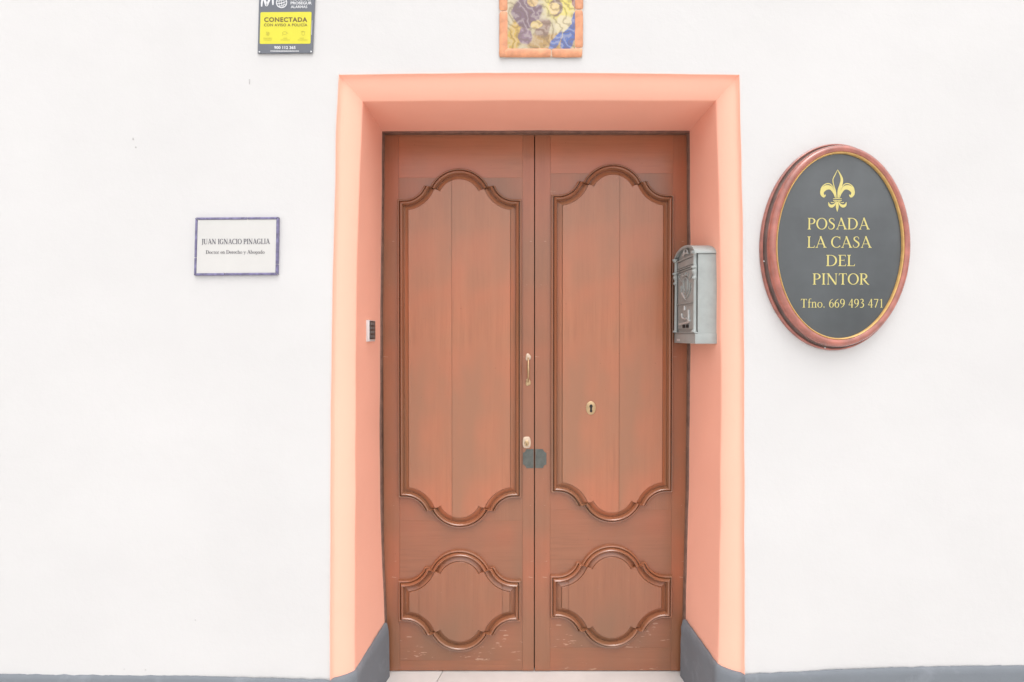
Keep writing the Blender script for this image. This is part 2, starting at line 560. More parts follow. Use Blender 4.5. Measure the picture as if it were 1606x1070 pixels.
for tab, sgn in ((BL, 1), (BR, -1)):
    x = interp(tab, 0.06)
    a, b_ = sorted((x - sgn * 0.004, x + sgn * 0.0125))
    mk('plaster_sliver', box(a, b_, YB - 0.010, YB - 0.0025, 0.0, 0.15, 0.002), M['white_strip'], house, 40)

# ------------------------------------------------------------------ door leaves
S = (YD - CAMY) / F            # metres per photo pixel on the door plane
def outline(Wd, zs_top, zs_bot, r):
    """closed outline (x relative to the panel centre) of the scrolled panel, moved inwards by r metres"""
    k = S
    cx, rho = 85.5 * k * (Wd / (97 * k)), 31.5 * k
    ca, Ra = -2.8 * k, 50.8 * k
    half = []
    xw = Wd - r
    ph0 = math.asin(max(0.0, (cx - xw) / (rho + r)))
    ph1 = math.atan2(29.5, 11.1)
    if xw > cx:
        half.append((xw, -r))
    else:
        half.append((xw, rho - (rho + r) * math.cos(ph0)))
    for i in range(11):
        ph = ph0 + (ph1 - ph0) * i / 10
        half.append((cx - (rho + r) * math.sin(ph), rho - (rho + r) * math.cos(ph)))
    bx, by = half[-1]
    a1 = math.atan2(0.423, 0.905)
    ax, ay = (Ra - r) * math.cos(a1), ca + (Ra - r) * math.sin(a1)
    half.append((bx - 0.004, by + 0.0015))
    half.append((ax + 0.35 * (bx - ax), by * 0.55 + ay * 0.45 + 0.002))
    for i in range(15):
        an = a1 + (math.pi / 2 - a1) * i / 14
        half.append(((Ra - r) * math.cos(an), ca + (Ra - r) * math.sin(an)))
    top = half + [(-x, y) for x, y in reversed(half[:-1])]
    return [(x, zs_top + y) for x, y in top], [(x, zs_bot - y) for x, y in top]

MOULD = [(-0.0005, -0.001), (0.0, 0.009), (0.0012, 0.0135), (0.0045, 0.0155), (0.0078, 0.0140), (0.0088, 0.0105), (0.0093, 0.0030), (0.0107, 0.0030), (0.0113, 0.0150), (0.0140, 0.0225),
         (0.0185, 0.0260), (0.0225, 0.0235), (0.0245, 0.0185), (0.0253, 0.0130), (0.0272, 0.0095), (0.0277, -0.001)]
PANEL = [(0.0290, -0.001), (0.0300, 0.0006), (0.0325, 0.0014), (0.0465, 0.0135), (0.0480, 0.0138), (0.0483, 0.0080), (0.0494, 0.0080), (0.0498, 0.0165), (0.0512, 0.0182)]

def leaf(name_root, x0, x1, ztop_, px):
    """px: dict with pixel outline of both panels"""
    root = mk(name_root, box(x0 + 0.004, x1 - 0.004, YD + 0.012, YD + 0.045, 0.006, ztop_ - 0.004), M['wood_v'], house)
    def X(p): return unproj(p, 600, YD).x
    def Z(p): return unproj(838, p, YD).z
    # stiles and rails, proud of the core, each a plank
    sl, sr = X(px['stile_l']), X(px['stile_r'])
    gp = 0.00015
    mk('stile', box(x0, sl - gp, YD, YD + 0.02, 0.004, ztop_, 0.0003, 1), M['wood_s'], root, 40)
    mk('stile', box(sr + gp, x1, YD, YD + 0.02, 0.004, ztop_, 0.0003, 1), M['wood_s'], root, 40)
    zz = [Z(v) for v in px['joints']]
    edges = [ztop_] + zz + [0.004]
    for i in range(len(edges) - 1):
        hi, lo = edges[i], edges[i + 1]
        if i == 1:
            mk('core_panel', box(sl + gp, sr - gp, YD + 0.0005, YD + 0.02, lo + gp, hi - gp), M['wood_s'], root, 40)
        else:
            mk('rail', box(sl + gp, sr - gp, YD + 0.0003 * i, YD + 0.02, lo + gp, hi - gp, 0.0003, 1), M['wood_t'] if i < 2 else M['wood_k'], root, 40)
    for key in ('upper', 'lower'):
        l, r_, st, sb = px[key]
        cx = (X(l) + X(r_)) / 2
        Wd = (X(r_) - X(l)) / 2
        zt_, zb_ = Z(st), Z(sb)
        def ring(r, h):
            t, b = outline(Wd, zt_, zb_, r)
            return [Vector((cx + x, YD - h, z)) for x, z in t] + [Vector((cx + x, YD - h, z)) for x, z in reversed(b)]
        mk(key + '_moulding', loft([ring(r, h) for r, h in MOULD]), M['wood_m'], root, 38)
        rings = [ring(r, h) for r, h in PANEL]
        V, Fc = loft(rings)
        base = (len(rings) - 1) * len(rings[0])
        n = len(rings[0]) // 2
        for i in range(n - 1):
            Fc.append((base + i, base + i + 1, base + 2 * n - 2 - i, base + 2 * n - 1 - i))
        me = bpy.data.meshes.new('tmp')
        me.from_pydata([tuple(v) for v in V], [], Fc)
        cuts = [X(c) for c in px[key + '_cuts']]
        lims = [-99] + cuts + [99]
        for a, b in zip(lims, lims[1:]):
            bm = bmesh.new(); bm.from_mesh(me)
            gpp = 0.0006
            for xx, s in ((a + gpp, -1), (b - gpp, 1)):
                if abs(xx) < 90:
                    bmesh.ops.bisect_plane(bm, geom=list(bm.verts) + list(bm.edges) + list(bm.faces), plane_co=(xx, 0, 0), plane_no=(s, 0, 0), clear_outer=True)
            bmesh.ops.recalc_face_normals(bm, faces=bm.faces)
            # field must look outwards (-y)
            bf = max(bm.faces, key=lambda f: f.calc_area())
            if bf.normal.y > 0:
                bmesh.ops.reverse_faces(bm, faces=bm.faces)
            m2 = bpy.data.meshes.new('panel_board')
            bm.to_mesh(m2); bm.free()
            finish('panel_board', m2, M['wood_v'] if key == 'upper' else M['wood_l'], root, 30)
        bpy.data.meshes.remove(me)
    return root

xL0, xL1 = unproj(601.0, 600, YD).x, unproj(837.5, 600, YD).x
xR0, xR1 = unproj(839.0, 600, YD).x, unproj(1078.3, 600, YD).x
ztl = unproj(838, 211.0, YD).z
leafL = leaf('door_leaf', xL0, xL1, ztl, dict(stile_l=626, stile_r=819.5, joints=(279, 817, 1036), upper=(624.5, 818, 313.5, 780), lower=(624.5, 817, 909, 973),
             upper_cuts=(709.5,), lower_cuts=(657.5, 788)))
leafR = leaf('door_leaf', xR0, xR1, ztl, dict(stile_l=863, stile_r=1054, joints=(272, 800, 1016), upper=(864, 1055, 306.5, 772), lower=(863.5, 1054.5, 901.5, 967.5),
             upper_cuts=(970,), lower_cuts=(891.5,)))
leafL['label'] = 'brown leaf with pull handle'
leafR['label'] = 'brown leaf with oval keyhole plate'
mk('dark_gap_strip', box(xL1 - 0.03, xR0 + 0.03, YD + 0.021, YD + 0.05, 0.004, ztl, 0), M['dark'], leafL)  # near-black strip added behind the leaves; the gap's shade is its colour

# hardware on the door
def disc(cx, cz, rx, rz, y0, y1, n=28, bev=0.25):
    rings = []
    for s, y in ((1.0, y0), (1.0, y0 + (y1 - y0) * 0.5), (1 - bev, y1), (0.02, y1)):
        rings.append([Vector((cx + rx * s * math.cos(2 * math.pi * k / n), y, cz + rz * s * math.sin(2 * math.pi * k / n))) for k in range(n)])
    return loft(rings, True, False, True)
def door_pt(px, py):
    return unproj(px, py, YD)
a, b = door_pt(828.3, 561), door_pt(828.3, 599)
path, rad = [], []
for i in range(17):
    s = i / 16
    arch = math.sin(math.pi * s) ** 0.6
    path.append(Vector((a.x, YD - 0.004 - 0.026 * arch, a.z + (b.z - a.z) * s)))
    rad.append(0.0032 + 0.0022 * math.sin(math.pi * s) ** 2)
h = mk('pull_handle', tube(path, rad, 12), M['brass'], leafL, 40)
def petal(c, sgn):
    pts = []
    for k in range(24):
        an = 2 * math.pi * k / 24
        r = 0.0125 * (0.82 + 0.22 * abs(math.cos(1.5 * an + (0.2 if sgn > 0 else 0.4))))
        pts.append((math.cos(an) * r, math.sin(an) * r * 1.35))
    rings = [[Vector((c.x + x * s, YD + y, c.z + sgn * 0.002 + z * s)) for x, z in pts] for s, y in ((1, 0.0), (1, -0.002), (0.75, -0.0045), (0.35, -0.006), (0.02, -0.0065))]
    return loft(rings, True, False, True)
mk('handle_plate', petal(a, 1), M['ivory'], leafL, 40)
mk('handle_plate', petal(b, -1), M['brass'], leafL, 40)
c = door_pt(826, 694)
pts = []
for k in range(32):
    an = 2 * math.pi * k / 32
    cx_, sz_ = math.cos(an), math.sin(an)
    pts.append((0.0185 * math.copysign(abs(cx_) ** 0.6, cx_), 0.026 * math.copysign(abs(sz_) ** 0.7, sz_)))
mk('lock_plate', loft([[Vector((c.x + x * s, YD + y, c.z + z * s)) for x, z in pts] for s, y in ((1, 0), (1, -0.002), (0.93, -0.0035), (0.02, -0.0035))], True, False, True), M['ivory'], leafL, 40)
mk('lock_cylinder', disc(c.x, c.z - 0.003, 0.010, 0.013, YD - 0.0035, YD - 0.0075), M['brass'], leafL, 40)
mk('key_slot', box(c.x - 0.0012, c.x + 0.0012, YD - 0.0085, YD - 0.0070, c.z - 0.011, c.z - 0.002), M['black'], leafL)
# steel patch plate with scooped corners, one half on each leaf
def plate_half(x_in, x_out, z0, z1):
    s = 1 if x_out > x_in else -1
    rr = 0.016
    o = [(x_in, z0), (x_out - s * rr, z0)]
    for k in range(1, 7):
        an = k / 7 * math.pi / 2
        o.append((x_out - s * rr * math.cos(an) + s * 0.002 * math.sin(2 * an), z0 + rr * math.sin(an)))
    o += [(x_out, z0 + rr), (x_out, z1 - rr)]
    for k in range(1, 7):
        an = (1 - k / 7) * math.pi / 2
        o.append((x_out - s * rr * math.cos(an) + s * 0.002 * math.sin(2 * an), z1 - rr * math.sin(an)))
    o += [(x_out - s * rr, z1), (x_in, z1)]
    o = [(x + 0.0014 * noise.noise(Vector((x * 90, z * 90, 3))) * (abs(x - x_in) > 0.004), z + 0.0018 * noise.noise(Vector((x * 80, z * 80, 7)))) for x, z in o]
    return loft([[Vector((x, y, z)) for x, z in o] for y in (YD + 0.002, YD - 0.0022)], True, True, True)
zp0, zp1 = door_pt(838, 734).z, door_pt(838, 704.5).z
pl = mk('patch_plate', plate_half(xL1 - 0.0015, door_pt(820, 720).x, zp0, zp1), M['steelplate'], leafL, 30)
pr = mk('patch_plate', plate_half(xR0 + 0.0015, door_pt(857, 720).x, zp0, zp1), M['steelplate'], leafR, 30)
for leafo, qx, qz in ((leafL, 825, 709), (leafL, 825, 729), (leafR, 851, 709), (leafR, 851, 729)):
    q = door_pt(qx, qz)
    mk('plate_screw', disc(q.x, q.z, 0.0035, 0.0035, YD - 0.0022, YD - 0.0034, 12), M['steelplate'], leafo, 40)
YK = YD - 0.0182
c = unproj(926.8, 640, YK)
mk('keyhole_plate', disc(c.x, c.z, 0.0225, 0.030, YK, YK - 0.004, 32, 0.12), M['brass'], leafR, 40)
kh = disc(c.x, c.z + 0.008, 0.0075, 0.0085, YK - 0.0036, YK - 0.0047, 18, 0.02)
kb = box(c.x - 0.0045, c.x + 0.0045, YK - 0.0046, YK - 0.0036, c.z - 0.015, c.z + 0.006)
mk('keyhole', join(kh, kb, disc(c.x, c.z - 0.013, 0.0062, 0.0060, YK - 0.0036, YK - 0.0048, 16, 0.02)), M['black'], leafR)
# hinge knuckles on the outer edges
for leafo, hx, sgn in ((leafR, xR1, 1), (leafL, xL0, -1)):
    for py in ((888,) if sgn > 0 else ()):
        zc = door_pt(1070, py).z
        mk('hinge', tube([Vector((hx - 0.002, YD - 0.004, zc + dz)) for dz in (-0.06, -0.058, 0, 0.058, 0.06)], [0.003, 0.006, 0.006, 0.006, 0.003], 12), M['frame_wood'], leafo, 40)

# ------------------------------------------------------------------ lettering
T_, t_ = 0.125, 0.05
def rib(pts, n=8):
    q = spl(pts, n) if len(pts) > 2 else pts
    L, Rr = [], []
    for i, p in enumerate(q):
        a, b = q[max(i - 1, 0)], q[min(i + 1, len(q) - 1)]
        dx, dy = b[0] - a[0], b[1] - a[1]
        d = math.hypot(dx, dy) or 1
        nx, ny = -dy / d, dx / d
        w_ = max(p[2], 0.004) / 2
        L.append((p[0] + nx * w_, p[1] + ny * w_)); Rr.append((p[0] - nx * w_, p[1] - ny * w_))
    return ('s', L, Rr)
def bar(x0, y0, x1, y1, w_):
    return rib([(x0, y0, w_), (x1, y1, w_)])
def foot(x, y, w_, up=1, e=0.085):
    return ('s', [(x - w_ / 2 - e, y), (x - w_ / 2 - e * 0.8, y + 0.035 * up), (x - w_ / 2, y + 0.08 * up)], [(x + w_ / 2 + e, y), (x + w_ / 2 + e * 0.8, y + 0.035 * up), (x + w_ / 2, y + 0.08 * up)])
def stem(x, y0=0.0, y1=1.0, w_=T_, s0=True, s1=True):
    r = [bar(x, y0, x, y1, w_)]
    if s0: r.append(foot(x, y0, w_))
    if s1: r.append(foot(x, y1, w_, -1))
    return r
def bowl(cx, cy, rx, ry, a0, a1, tk=T_ * 1.08, tn=t_, n=22):
    pts = []
    for i in range(n + 1):
        an = R(a0 + (a1 - a0) * i / n)
        pts.append((cx + rx * math.cos(an), cy + ry * math.sin(an), tn + (tk - tn) * abs(math.cos(an)) ** 1.6))
    return rib(pts, 1)
def glyph(ch):
    g = []
    if ch == 'P':
        g = stem(.16) + [bowl(.32, .73, .25, .245, -90, 90), bar(.16, .975, .33, .975, t_), bar(.16, .485, .33, .485, t_)]; ad = .66
    elif ch == 'R':
        g = stem(.16) + [bowl(.32, .74, .24, .235, -90, 90), bar(.16, .975, .33, .975, t_), bar(.16, .505, .33, .505, t_), rib([(.34, .50, T_), (.52, .22, T_), (.70, .02, .08), (.78, .0, .03)])]; ad = .76
    elif ch == 'O':
        g = [bowl(.44, .5, .365, .48, 0, 360, n=40)]; ad = .88
    elif ch == 'S':
        g = [rib([(.49, .74, .03), (.47, .90, .05), (.31, .975, .05), (.15, .88, .09), (.15, .71, .11), (.30, .56, .135), (.46, .42, .135), (.49, .23, .11), (.38, .06, .07), (.22, .025, .05), (.09, .09, .05), (.06, .27, .03)])]; ad = .60
    elif ch == 'A':
        g = [bar(.12, .02, .42, 1.0, t_), bar(.40, 1.02, .75, .02, T_), bar(.22, .34, .62, .34, t_), foot(.12, 0, t_), foot(.75, 0, T_)]; ad = .86
    elif ch == 'D':
        g = stem(.16) + [bowl(.34, .5, .42, .475, -90, 90), bar(.16, .975, .35, .975, t_), bar(.16, .025, .35, .025, t_)]; ad = .86
    elif ch == 'L':
        g = stem(.16) + [bar(.16, .025, .56, .025, t_), ('s', [(.50, .0), (.58, .20)], [(.58, .0), (.60, .20)])]; ad = .62
    elif ch == 'E':
        g = stem(.16) + [bar(.16, .025, .56, .025, t_), bar(.16, .52, .46, .52, t_), bar(.16, .975, .54, .975, t_),
                         ('s', [(.50, .0), (.58, .20)], [(.58, .0), (.60, .20)]), ('s', [(.48, 1.), (.54, .82)], [(.56, 1.), (.56, .82)]), ('s', [(.44, .42), (.44, .62)], [(.47, .42), (.47, .62)])]; ad = .62
    elif ch in 'CG':
        g = [bowl(.44, .5, .365, .48, 50, 318, n=30), ('s', [(.66, .98), (.70, .72)], [(.72, .98), (.73, .72)])]; ad = .76
        if ch == 'G':
            g += [bar(.68, .06, .68, .42, T_), foot(.68, .44, T_, -1)]; ad = .86
    elif ch == 'I':
        g = stem(.18); ad = .36
    elif ch == 'J':
        g = [bar(.24, .12, .24, 1, T_), foot(.24, 1, T_, -1), rib([(.24, .14, T_), (.20, -.04, .09), (.04, -.10, .07)])]; ad = .42
    elif ch == 'N':
        g = [bar(.15, 0, .15, 1, t_), foot(.15, 0, t_), foot(.13, 1, .08, -1), bar(.13, 1.0, .75, 0, T_ * 1.05), bar(.76, 0, .76, 1, t_), foot(.76, 1, t_, -1)]; ad = .92
    elif ch == 'U':
        g = [bar(.16, .3, .16, 1, T_), foot(.16, 1, T_, -1), bar(.70, .3, .70, 1, t_), foot(.70, 1, t_, -1),
             rib([(.16, .32, T_), (.20, .12, .11), (.42, .02, .06), (.64, .12, .05), (.70, .32, t_)])]; ad = .86
    elif ch == 'T':
        g = stem(.34, s1=False) + [bar(.04, .975, .64, .975, t_), ('s', [(.04, 1.), (.02, .80)], [(.12, 1.), (.04, .80)]), ('s', [(.56, 1.), (.64, .80)], [(.64, 1.), (.66, .80)])]; ad = .68
    elif ch == 'f':
        g = stem(.17, 0, .80, .095, True, False) + [rib([(.17, .78, .095), (.20, .96, .07), (.34, 1.02, .05), (.40, .97, .07)]), bar(.04, .62, .34, .62, t_)]; ad = .36
    elif ch in 'nhr':
        g = stem(.14, 0, .64 if ch != 'h' else 1.03, .095, True, False) + [('s', [(.03, .62), (.14, .66)], [(.03, .585), (.14, .58)])]
        if ch == 'h': g[-1] = ('s', [(.03, 1.0), (.14, 1.04)], [(.03, .965), (.14, .96)])
        if ch == 'r':
            g += [rib([(.14, .46, .05), (.24, .61, .06), (.38, .62, .10)])]; ad = .40
        else:
            g += [rib([(.14, .48, .05), (.27, .62, .06), (.42, .60, .09), (.46, .42, .095), (.46, .0, .095)]), foot(.46, 0, .095)]; ad = .60
    elif ch == 'o':
        g = [bowl(.28, .31, .215, .30, 0, 360, .10, .045, 30)]; ad = .56
    elif ch in 'ce':
        g = [bowl(.28, .31, .215, .30, 30 if ch == 'c' else 0, 320, .10, .045, 26)]; ad = .50
        if ch == 'e': g += [bar(.08, .34, .48, .34, .045)]
    elif ch in 'dbga':
        s = 1 if ch in 'dga' else -1
        xx = .43 if s > 0 else .15
        g = [bowl(.28 + (.02 if s < 0 else -.01), .31, .20, .30, 0, 360, .10, .045, 26)]
        if ch in 'db': g += stem(xx, 0, 1.03, .09, ch == 'd', True)
        if ch == 'a': g += stem(xx, 0, .62, .09, True, False)
        if ch == 'g': g += [rib([(xx, .62, .09), (xx, .0, .09), (.38, -.22, .07), (.20, -.28, .05), (.06, -.20, .07)])]
        ad = .58
    elif ch == 't':
        g = [rib([(.16, .80, .05), (.16, .20, .095), (.20, .05, .08), (.34, .04, .04)]), bar(.03, .61, .32, .61, t_)]; ad = .36
    elif ch == 'y':
        g = [bar(.06, .60, .29, .05, .09), rib([(.50, .60, .045), (.28, .02, .045), (.18, -.22, .05), (.05, -.26, .08)]), foot(.08, .62, .06, -1), foot(.49, .62, .03, -1)]; ad = .54
    elif ch == '.':
        g = [bowl(.12, .06, .03, .03, 0, 360, .06, .06, 12)]; ad = .27
    elif ch == '6':
        g = [bowl(.27, .30, .19, .285, 0, 360, .105, .05, 30), rib([(.07, .30, .11), (.10, .62, .10), (.24, .86, .07), (.44, .99, .03)])]; ad = .54
    elif ch == '9':
        g = [bowl(.27, .69, .19, .285, 0, 360, .105, .05, 30), rib([(.47, .69, .11), (.44, .37, .10), (.30, .13, .07), (.10, .0, .03)])]; ad = .54
    elif ch == '4':
        g = [bar(.37, 0, .37, 1, .10), foot(.37, 0, .10, 1, .05), bar(.36, .98, .04, .30, .05), bar(.02, .30, .52, .30, .06)]; ad = .54
    elif ch == '3':
        g = [rib([(.08, .86, .03), (.20, .97, .06), (.36, .92, .10), (.38, .70, .10), (.22, .55, .05), (.40, .44, .10), (.44, .22, .11), (.30, .03, .08), (.07, .03, .06)])]; ad = .54
    elif ch == '7':
        g = [bar(.06, .95, .50, .95, .08), bar(.48, .95, .20, .0, .09)]; ad = .54
    elif ch == '1':
        g = stem(.28, 0, .98, .10, True, False) + [bar(.10, .84, .29, .97, .05)]; ad = .54
    else:
        ad = .30
    return g, ad

def serif_text(txt, track=0.0, wt=1.0):
    x, polys = 0.0, []
    for ch in txt:
        g, ad = glyph(ch)
        for kind, L, Rr in g:
            e = (wt - 1) / 2
            L2 = [(a[0] + (a[0] - b[0]) * e + x, a[1] + (a[1] - b[1]) * e) for a, b in zip(L, Rr)]
            R2 = [(b[0] + (b[0] - a[0]) * e + x, b[1] + (b[1] - a[1]) * e) for a, b in zip(L, Rr)]
            polys.append((L2, R2))
        x += ad + track
    return polys

def place_polys(polys, box_m, y, H=None, shear=0.0, dy=0.00002):
    """fit ribbons into box (x0, x1, zbase, ztop) on plane y; each ribbon a hair in front of the one before"""
    x0, x1, z0, z1 = box_m
    xs = [p[0] for L, Rr in polys for p in L + Rr]
    mn, mx = min(xs), max(xs)
    sx, sz = (x1 - x0) / (mx - mn), (z1 - z0)
    V, Fc = [], []
    for i, (L, Rr) in enumerate(polys):
        n0 = len(V)
        yy = y - dy * (i % 6)
        for a, b in zip(L, Rr):
            for p in (a, b):
                V.append((x0 + (p[0] - mn) * sx, yy, z0 + p[1] * sz + shear * (p[0] - mn) * sx))
        for k in range(len(L) - 1):
            Fc.append((n0 + 2 * k, n0 + 2 * k + 1, n0 + 2 * k + 3, n0 + 2 * k + 2))
    # all faces look at -y
    out_f = []
    for f in Fc:
        a, b, c = (Vector(V[i]) for i in f[:3])
        nrm = (b - a).cross(c - a)
        if nrm.length < 1e-14:
            a, b, c = (Vector(V[i]) for i in (f[0], f[2], f[3]))
            nrm = (b - a).cross(c - a)
        out_f.append(f if nrm.y < 0 else tuple(reversed(f)))
    return V, out_f

def sans_text(txt, box_m, y, weight=0.0, spacing=1.0, corners=None):
    """built-in sans letters, fitted to a box on plane y"""
    cu = bpy.data.curves.new('t', 'FONT')
    cu.body = txt
    cu.size = 1.0
    cu.offset = weight
    cu.space_character = spacing
    cu.resolution_u = 3
    ob = bpy.data.objects.new('t', cu)
    col.objects.link(ob)
    dg = bpy.context.evaluated_depsgraph_get()
    me = bpy.data.meshes.new_from_object(ob.evaluated_get(dg))
    V = [v.co.copy() for v in me.vertices]
    Fc = [tuple(p.vertices) for p in me.polygons]
    bpy.data.meshes.remove(me)
    bpy.data.objects.remove(ob)
    bpy.data.curves.remove(cu)
    x0, x1, z0, z1 = box_m
    mnx, mxx = min(v.x for v in V), max(v.x for v in V)
    mny, mxy = min(v.y for v in V), max(v.y for v in V)
    return [Vector((x0 + (v.x - mnx) / (mxx - mnx) * (x1 - x0), y, z0 + (v.y - mny) / (mxy - mny) * (z1 - z0))) for v in V], Fc

def pbox(px0, px1, pyb, pyt, Y):
    a = unproj(px0, pyb, Y); b = unproj(px1, pyt, Y)
    return (a.x, b.x, a.z, b.z)

# ------------------------------------------------------------------ oval inn sign
cO = unproj(1318.7, 385.5, -0.045)
AX, BX = 0.277, 0.386
oval = thing('oval_inn_sign', (cO.x, 0, cO.z - BX), 'oval charcoal inn sign with gold lettering in a red-brown moulded frame', 'sign')
def oring(r, p, n=120):
    a, b = AX - r, BX - r
    return [Vector((cO.x + a * math.cos(2 * math.pi * k / n), -p, cO.z + b * math.sin(2 * math.pi * k / n))) for k in range(n)]
mk('frame_base', loft([oring(r, p) for r, p in ((0.0, -0.004), (0.0, 0.008), (0.0015, 0.012), (0.0045, 0.0135), (0.007, 0.0125), (0.0080, 0.011))]), M['mahog'], oval, 50)
mk('frame_groove', loft([oring(r, p) for r, p in ((0.0080, 0.0108), (0.0095, 0.0105), (0.0125, 0.019), (0.0145, 0.026))]), M['mahog_dark'], oval, 50)
mk('frame_rim', loft([oring(r, p) for r, p in ((0.0143, 0.0255), (0.0138, 0.029), (0.0150, 0.035), (0.019, 0.0425), (0.025, 0.0465), (0.031, 0.0470), (0.036, 0.045), (0.0385, 0.0445), (0.0405, 0.043), (0.041, 0.039))]), M['mahog'], oval, 50)
mk('gold_bead', loft([oring(r, p) for r, p in ((0.041, 0.0385), (0.0412, 0.0425), (0.043, 0.0445), (0.0452, 0.0435), (0.0465, 0.040), (0.047, 0.033))]), M['goldring'], oval, 50)
YP = -0.034
mk('sign_panel', (oring(0.0469, 0.034), [tuple(range(120))]), M['panel'], oval)
for an in (188, 262, 20):
    q = Vector((cO.x + (AX - 0.007) * math.cos(R(an)), -0.0155, cO.z + (BX - 0.007) * math.sin(R(an))))
    mk('frame_nail', disc(q.x, q.z, 0.0028, 0.0028, q.y, q.y - 0.0012, 10), M['screw'], oval, 40)
YT = YP - 0.0006
for txt, b in (('POSADA', (1266.5, 1364.5, 360, 342)), ('LA CASA', (1266, 1367.5, 388.7, 371)), ('DEL', (1295.5, 1341, 417.5, 400)),
               ('PINTOR', (1274.5, 1363.5, 446.5, 429)), ('Tfno. 669 493 471', (1256, 1384.5, 482.5, 469))):
    mk('lettering', place_polys(serif_text(txt, 0.03, 0.95), pbox(*b, YT), YT), M['goldtext'], oval, fix=False)
# fleur-de-lis, drawn in units of 0..1 over its own box
fb = pbox(1286, 1341, 332, 266.5, YT)
def fl(polys):
    return polys
def mirror(polys):
    return [([(-x, y) for x, y in L], [(-x, y) for x, y in Rr]) for L, Rr in polys]
def rb(pts, n=8):
    _, L, Rr = rib(pts, n)
    return (L, Rr)
half = [rb([(.06, .33, .02), (.10, .45, .06), (.20, .565, .09), (.33, .575, .115), (.435, .51, .12), (.455, .43, .10), (.40, .37, .07), (.345, .40, .02)]),
        rb([(.05, .40, .018), (.10, .545, .022), (.22, .66, .024), (.36, .655, .024), (.475, .565, .022), (.495, .46, .014)]),
        rb([(.03, .245, .02), (.08, .17, .05), (.16, .13, .07), (.235, .155, .06), (.262, .225, .012)]),
        rb([(.05, .255, .012), (.12, .215, .014), (.19, .22, .02)])]
mid = [rb([(0, 1.0, .012), (-.075, .88, .022), (-.135, .77, .024), (-.115, .64, .024), (-.06, .50, .022), (-.03, .33, .02)]),
       rb([(0, 1.0, .012), (.085, .87, .045), (.125, .76, .075), (.095, .63, .085), (.035, .50, .065), (.02, .33, .04)]),
       rb([(-.13, .305, .014), (0, .31, .02), (.13, .305, .014)], 4), rb([(-.13, .265, .014), (0, .26, .02), (.13, .265, .014)], 4),
       rb([(0, .235, .04), (-.005, .12, .085), (0, 0, .01)])]
def thin(ps, k):
    return [([(a[0] * (1 + k) / 2 + b[0] * (1 - k) / 2, a[1] * (1 + k) / 2 + b[1] * (1 - k) / 2) for a, b in zip(L, Rr)],
             [(b[0] * (1 + k) / 2 + a[0] * (1 - k) / 2, b[1] * (1 + k) / 2 + a[1] * (1 - k) / 2) for a, b in zip(L, Rr)]) for L, Rr in ps]
half = thin(half, 1.0)
allp = half + mirror(half) + mid
mk('fleur_de_lis', place_polys(allp, fb, YT), M['goldtext'], oval, fix=False)

# ------------------------------------------------------------------ name plaque of glazed tile
pc = [(308.4, 342), (438.6, 341.2), (437.2, 431.8), (306.2, 432.8)]
plaque = thing('name_plaque', tuple(unproj(372, 432, -0.002)), 'white tile name plaque with violet-blue edging', 'plaque')
P0 = [unproj(x, y, 0) for x, y in pc]                     # TL TR BR BL
cP = sum(P0, Vector()) / 4
def inset(d, y):
    r = []
    for i, p in enumerate(P0):
        sx = 1 if p.x < cP.x else -1
        sz = 1 if p.z < cP.z else -1
        r.append(Vector((p.x + sx * d, y, p.z + sz * d)))
    return r
q = inset(0.0085, -0.008)
mk('plaque_tile', loft([inset(0.004, 0.0), inset(0.0085, -0.006), inset(0.0092, -0.0078)], True, False, True), M['glaze'], plaque, 30)
mk('plaque_bed', loft([inset(0.0005, 0.003), inset(0.001, -0.0045), inset(0.010, -0.0055)], True, False, False), M['glaze'], plaque, 30)
def edge_piece(i, f0, f1, m0, m1, wd=0.0085):
    """one piece of edging along side i, ends mitred where m is set"""
    o0, o1 = P0[i], P0[(i + 1) % 4]
    n0, n1 = inset(wd, 0)[i], inset(wd, 0)[(i + 1) % 4]
    rings = []
    for f, mt in ((f0, m0), (f1, m1)):
        po = o0.lerp(o1, f)
        pi = n0.lerp(n1, f)
        if not mt:
            d = (n0 - o0).lerp(n1 - o1, 0.5)
            d = Vector((0, 0, d.z)) if i % 2 == 0 else Vector((d.x, 0, 0))
            s = (o1 - o0).normalized()
            nrm = Vector((s.z, 0, -s.x))
            pi = po + nrm * wd
            if (pi - cP).length > (po - cP).length:
                pi = po - nrm * wd
        rings.append([po + Vector((0, 0.002, 0)), po + Vector((0, -0.008, 0)), po.lerp(pi, 0.3) + Vector((0, -0.0108, 0)), po.lerp(pi, 0.75) + Vector((0, -0.0108, 0)),
                      pi + Vector((0, -0.009, 0)), pi + Vector((0, 0.002, 0))])
    return loft(rings, True, True, True)
for i, jn in ((0, 0.625), (1, 0.815), (2, 0.63), (3, 0.31)):
    for a, b, ma, mb in ((0.008, jn - 0.006, True, False), (jn + 0.006, 0.992, False, True)):
        mk('edging_tile', edge_piece(i, a, b, ma, mb), M['blue_edge'], plaque, 30)
YQ = -0.0083
mk('lettering', place_polys(serif_text('JUAN IGNACIO PINAGLIA', 0.06, 1.45), pbox(316.5, 423.8, 383.2, 375.0, YQ), YQ, shear=0.004), M['ink'], plaque, fix=False)
mk('lettering', place_polys(serif_text('Doctor en Derecho y Abogado', 0.04, 1.5), pbox(322.5, 415, 398.3, 392.8, YQ), YQ, shear=0.004), M['ink2'], plaque, fix=False)

